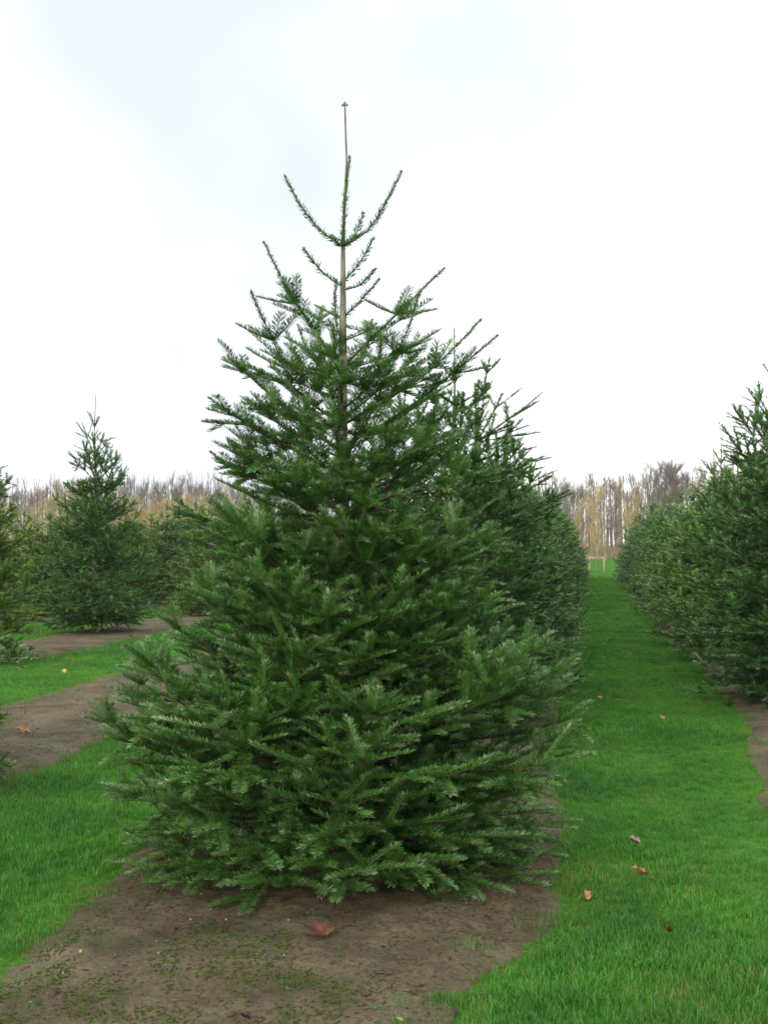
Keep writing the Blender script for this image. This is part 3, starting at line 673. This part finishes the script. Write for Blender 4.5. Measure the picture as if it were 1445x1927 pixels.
ng.links.new(na('pick', 'INT'), ip.inputs['Instance Index']); ng.links.new(na('rot', 'FLOAT_VECTOR'), ip.inputs['Rotation']); ng.links.new(na('scl', 'FLOAT'), ip.inputs['Scale'])
ng.links.new(ip.outputs[0], go.inputs[0])
gro = link('grass', gm); md = gro.modifiers.new('scatter', 'NODES'); md.node_group = ng
tag(gro, 'short bright green grass between the bare soil strips', 'grass', kind='stuff')

# ------------------------------------------------------------------ small things on the ground
def soil_z(p):
    for i in range(len(ROWS)):
        a, b_ = strip_edges(i, np.array([p[1]]))
        if a[0] < p[0] < b_[0]: return float(soil_height(np.array([p[0]]), np.array([p[1]]), i)[0])
    return None
LEAF = []
lobes = [(-150, .42), (-128, .30), (-105, .75), (-88, .42), (-62, .62), (-48, .95), (-38, .70), (-24, .62), (-12, .85), (0, 1.12), (12, .85), (24, .62), (38, .70), (48, .95), (62, .62), (88, .42), (105, .75), (128, .30), (150, .42), (180, .16)]
def leaf_mesh(seed, curl, fold, mat, lob=1.0):
    rs = np.random.RandomState(seed); V = [[0, 0, 0]]; n = len(lobes)
    for ring in (.5, 1.0):
        for an, r in lobes:
            r = r*lob+.62*(1-lob); a = math.radians(an+rs.normal(0, 2.5)); rr_ = (r if ring == 1 else .5*min(r, .8))*rs.uniform(.92, 1.05)
            x, y = math.sin(a)*rr_, math.cos(a)*rr_
            V.append([x*(1-.25*abs(fold)), y, fold*abs(x)*.9 + curl*(x*x+y*y)*.5 + rs.normal(0, .035+.06*(1-lob))*ring + .05*math.sin(a*5)*ring])
    V = np.array(V); F3 = [[0, 1+i, 1+(i+1) % n] for i in range(n)]; F4 = [[1+i, 1+n+i, 1+n+(i+1) % n, 1+(i+1) % n] for i in range(n)]
    # stalk
    s0 = np.array([[0, -.15, .02]]); s2 = np.array([[rs.normal(0, .1), -.95, .12]]); sv, sf = tubes(s0, (s0+s2)/2+[[0, 0, .05]], s2, np.array([.02]), np.array([.014]), 4, 3)
    me = mesh_np('fallen_leaf', np.concatenate([V, sv]), [np.array(F3), np.array(F4), sf+len(V)], [mat], smooth=True)
    return me
def leaf_mat(nm, c0, c1):
    m, nt, b = new_mat(nm); tcn = nt.nodes.new('ShaderNodeTexCoord'); n = noise(nt, 3, 4, .6, tcn.outputs['Object']); r = ramp(nt, [(.35, c0), (.65, c1)])
    nt.links.new(n.outputs['Fac'], r.inputs['Fac']); nt.links.new(r.outputs['Color'], b.inputs['Base Color']); b.inputs['Roughness'].default_value = .55; return m
L_RUST = leaf_mat('leaf_rust', (.075, .024, .012), (.16, .058, .026)); L_TAN = leaf_mat('leaf_tan', (.28, .14, .055), (.45, .25, .10))
L_PINK = leaf_mat('leaf_pink', (.26, .15, .11), (.45, .31, .24)); L_YEL = leaf_mat('leaf_yellow', (.45, .30, .03), (.62, .48, .08)); L_DARK = leaf_mat('leaf_dark', (.03, .018, .014), (.07, .04, .03))
leaves = [ (607,1764,66,L_RUST,.25,.35,'large rusty maple leaf lying against the big fir on the soil',.3,.5),
 (1190,1598,34,L_PINK,.9,.5,'pinkish curled leaf in the grass, palest leaf on the path',.3,1.1), (1202,1661,46,L_TAN,.8,.5,'long orange-brown leaf on the path nearest below the pink one',.35,1.5),
 (1099,1703,26,L_TAN,.9,.6,'small orange leaf on the path near the big fir\'s right skirt',.8,.3), (1250,1768,27,L_RUST,.9,.6,'dark red-brown leaf in the grass, lowest on the path',.7,2.2),
 (1242,1360,18,L_TAN,.5,.4,'tan leaf on the middle of the path beyond the pink leaf',.4,.2), (1160,1321,23,L_TAN,.3,.3,'wide orange leaf far up the path beside a smaller one',.2,1.4),
 (1127,1321,16,L_TAN,.3,.3,'small tan leaf far up the path at the fir row',.2,.5), (49,1382,38,L_TAN,.5,.4,'pale orange leaf on the soil strip at the left edge',.35,1.5),
 (124,1271,15,L_YEL,.4,.4,'round yellow leaf in the grass left of the big fir',.5,.4), (36,1253,9,L_TAN,.4,.4,'tiny orange leaf in the grass at the far left',.4,.9),
 (249,1204,14,L_TAN,.4,.4,'orange leaf at the foot of the lone fir on the left',.4,1.9), (157,1797,11,L_YEL,.6,.6,'small bright yellow leaf on the soil, lower left',.3,.3),
 (468,1919,32,L_DARK,.6,.6,'dark rotten leaf on the soil at the bottom edge',.2,1.3), (752,1922,20,L_YEL,.2,.2,'pale yellow leaf scrap on the soil at the bottom edge',.2,1.0) ]
for n, (x, y, wpx, mat, curl, fold, lab, tilt, rz) in enumerate(leaves):
    p = ground_at(x, y); depth = CAMH*FPX/(y-HORIZ); s = wpx/FPX*depth/1.7
    z = soil_z(p); z = .045 if z is None else z+.012
    me = leaf_mesh(40+n, curl, fold, mat, 1.0 if n == 0 else .45); o = link('fallen_leaf', me); o.location = (p[0], p[1], z+s*.25*tilt); o.scale = (s, s, s)
    o.rotation_euler = (tilt, rr.uniform(-.25, .25), rz+YAW); tag(o, lab, 'leaf', 'fallen leaves')
# dry grass stalks sticking up from the soil, lower left
p = ground_at(268, 1912); tv = []; P0, P1, P2, R = [], [], [], []
for dx, h, ln in ((-.02, .085, -.02), (.0, .07, .05), (.01, .05, .07), (-.01, .045, -.04)):
    a = np.array([dx, 0, -.01]); c = a+np.array([ln, .01, h]); P0.append(a); P1.append((a+c)/2+np.array([-ln*.3, 0, .01])); P2.append(c); R.append(.0028)
R = np.array(R); v, f = tubes(np.array(P0), np.array(P1), np.array(P2), R, R*.3, 5, 4)
m, nt, b = new_mat('straw'); b.inputs['Base Color'].default_value = (.21, .155, .085, 1); b.inputs['Roughness'].default_value = .7; M_STRAW = m
o = link('dry_grass_stalks', mesh_np('dry_grass_stalks', v, [f], [M_STRAW])); o.location = (p[0], p[1], soil_z(p) or 0); tag(o, 'clump of dry straw-coloured grass stalks on the soil, lower left', 'dry grass')

rs = np.random.RandomState(17)
def on_soil(n, i, y0, y1, m=.03):
    y = rs.uniform(y0, y1, n); a, b_ = strip_edges(i, y); x = a+m+(b_-a-2*m)*rs.rand(n); return np.column_stack([x, y, soil_height(x, y, i)])
# stuff: clods and crumbs of earth
c = np.concatenate([on_soil(5200, 2, 2.9, 6.5), on_soil(2200, 3, 7, 13), on_soil(900, 1, 8, 14)]); n = len(c)
cl = value_noise(c[:, 0], c[:, 1], 33, .3); c = c[rs.rand(n) < np.clip((cl-.25)*1.6, .08, 1)]; n = len(c)
sz = np.clip(rs.gamma(2, .0030, n), .0015, .018)[:, None]*rs.uniform(.6, 1.3, (n, 3))*[1.2, 1.2, .7]
v, f = octs(c, sz); v = v+rs.normal(0, .0012, v.shape)
o = link('soil_crumbs', mesh_np('soil_crumbs', v, [f], [M_SOIL], smooth=True)); tag(o, 'small clods and crumbs of earth on the bare soil', 'soil crumbs', kind='stuff')
# stuff: moss cushions in patches, dark plant scraps
c = on_soil(16000, 2, 3.0, 5.6); cl = value_noise(c[:, 0], c[:, 1], 35, .42)*.6+value_noise(c[:, 0], c[:, 1], 36, .12)*.4; c = c[cl > .60]; n = len(c)
v, f = octs(c-[0, 0, .001], np.abs(rs.normal(.006, .002, (n, 3)))*[1, 1, .6]+.0015); tn = np.repeat(rs.rand(n), 6)
m = tone_mat('moss', [(0, (.030, .055, .010)), (1, (.085, .125, .022))], .9, .1)
o = link('moss', mesh_np('moss', v, [f], [m], tn)); tag(o, 'low dull green moss patches on the bare soil', 'moss', kind='stuff')
c = np.concatenate([on_soil(2600, 2, 3.0, 6.5), on_soil(900, 3, 7, 13), on_soil(500, 1, 8, 14)]); n = len(c); an = rs.rand(n)*6.28
dv = np.column_stack([np.cos(an), np.sin(an), rs.normal(0, .15, n)])*rs.gamma(3, .005, n)[:, None]; r_ = rs.uniform(.0010, .0026, n)
v, f = tubes(c-dv*.5+[0, 0, .003], c+[0, 0, .006], c+dv*.5+[0, 0, .003], r_, r_*.5, 3, 1)
m = tone_mat('plant_scraps', [(0, (.025, .016, .011)), (.6, (.07, .045, .028)), (1, (.17, .12, .07))], .9, .2)
o = link('plant_scraps', mesh_np('plant_scraps', v, [f], [m], np.repeat(rs.rand(n), 6))); tag(o, 'dark scraps of dead plants strewn over the soil', 'litter', kind='stuff')
# stuff: straw bits, needle litter, pebbles and seedlings
c = np.concatenate([on_soil(700, 2, 3.0, 7), on_soil(160, 3, 7, 14)]); n = len(c); an = rs.rand(n)*6.28; l = rs.gamma(3, .012, n)[:, None]
dv = np.column_stack([np.cos(an), np.sin(an), rs.normal(0, .12, n)])*l; r_ = np.full(n, .0010)
v, f = tubes(c-dv*.5+[0, 0, .004], c+[0, 0, .009], c+dv*.5+[0, 0, .004], r_, r_*.6, 3, 2)
o = link('straw_litter', mesh_np('straw_litter', v, [f], [M_STRAW])); tag(o, 'scattered bits of dry straw on the bare soil', 'litter', kind='stuff')
y = rs.uniform(4.6, 7.0, 9000); x = -1.26+rs.normal(.25, .62, 9000); a, b_ = strip_edges(2, y); k = (x > a+.02) & (x < b_-.02); x, y = x[k], y[k]
d = np.hypot(x+1.26, y-5.66); k = (rs.rand(len(x)) < np.where(x > -.75, .9, .18)) & (d < 1.5); x, y = x[k], y[k]; c = np.column_stack([x, y, soil_height(x, y, 2)]); n = len(c)
an = rs.rand(n)*6.28; dv = np.column_stack([np.cos(an), np.sin(an), rs.normal(0, .2, n)])*rs.uniform(.014, .03, n)[:, None]; r_ = np.full(n, .0014)
v, f = tubes(c-dv*.5+[0, 0, .003], c+[0, 0, .006], c+dv*.5+[0, 0, .003], r_, r_*.6, 3, 1)
m, nt, b = new_mat('needle_litter'); b.inputs['Base Color'].default_value = (.12, .05, .028, 1); b.inputs['Roughness'].default_value = .8
o = link('needle_litter', mesh_np('needle_litter', v, [f], [m])); tag(o, 'red-brown fallen needles on the soil under the big fir', 'litter', kind='stuff')
c = np.concatenate([on_soil(34, 2, 3.0, 7), on_soil(20, 3, 7, 13)]); v, f = octs(c+[0, 0, .002], np.abs(rs.normal(.004, .002, (len(c), 3)))+.0015)
m, nt, b = new_mat('pebble'); b.inputs['Base Color'].default_value = (.36, .34, .30, 1); b.inputs['Roughness'].default_value = .7
o = link('pebbles', mesh_np('pebbles', v, [f], [m])); tag(o, 'tiny pale pebbles scattered on the soil', 'pebbles', kind='stuff')
c = np.concatenate([on_soil(900, 2, 3.0, 5.2), on_soil(600, 3, 7, 14)]); cl = value_noise(c[:, 0], c[:, 1], 31, .35); bias = np.where(c[:, 1] < 6, np.clip((c[:, 0]+1.5)/.8, .15, 1), .8)
c = c[(rs.rand(len(c)) < np.clip((cl-.5)*3, 0, 1)*bias)]
Vs, Fs, ts = [], [], []
for q in c:
    s = rs.uniform(.004, .013)
    for k in range(rs.randint(3, 7)):
        a = rs.rand()*6.28; d = np.array([math.cos(a), math.sin(a), rs.uniform(.2, .7)]); w = np.array([-math.sin(a), math.cos(a), 0])*s*.38; o_ = len(Vs)
        Vs += [q+d*s*.1, q+d*s*.65-w, q+d*s*1.15, q+d*s*.65+w]; Fs.append([o_, o_+1, o_+2, o_+3]); ts += [rs.uniform(.6, .9)]*4
m = tone_mat('weed_leaf', [(0, (.035, .11, .03)), (1, (.08, .2, .055))], .5, .4, .15)
o = link('weed_seedlings', mesh_np('weed_seedlings', np.array(Vs), [np.array(Fs)], [m], ts)); tag(o, 'tiny green weed seedlings sprouting from the soil', 'weeds', kind='stuff')

# ------------------------------------------------------------------ thin autumn haze
m = bpy.data.materials.new('haze'); m.use_nodes = True; nt = m.node_tree; nt.nodes.clear()
ho = nt.nodes.new('ShaderNodeOutputMaterial'); hv = nt.nodes.new('ShaderNodeVolumePrincipled')
hv.inputs['Color'].default_value = (.93, .95, 1, 1); hv.inputs['Density'].default_value = .00045; hv.inputs['Anisotropy'].default_value = .2
nt.links.new(hv.outputs[0], ho.inputs['Volume'])
hz = box('haze', np.array([-20., 100., 7.4]), np.array([330., 330., 16.8]), m, None); hz.modifiers.clear(); tag(hz, 'thin pale haze hanging over the plantation', 'haze', kind='stuff')
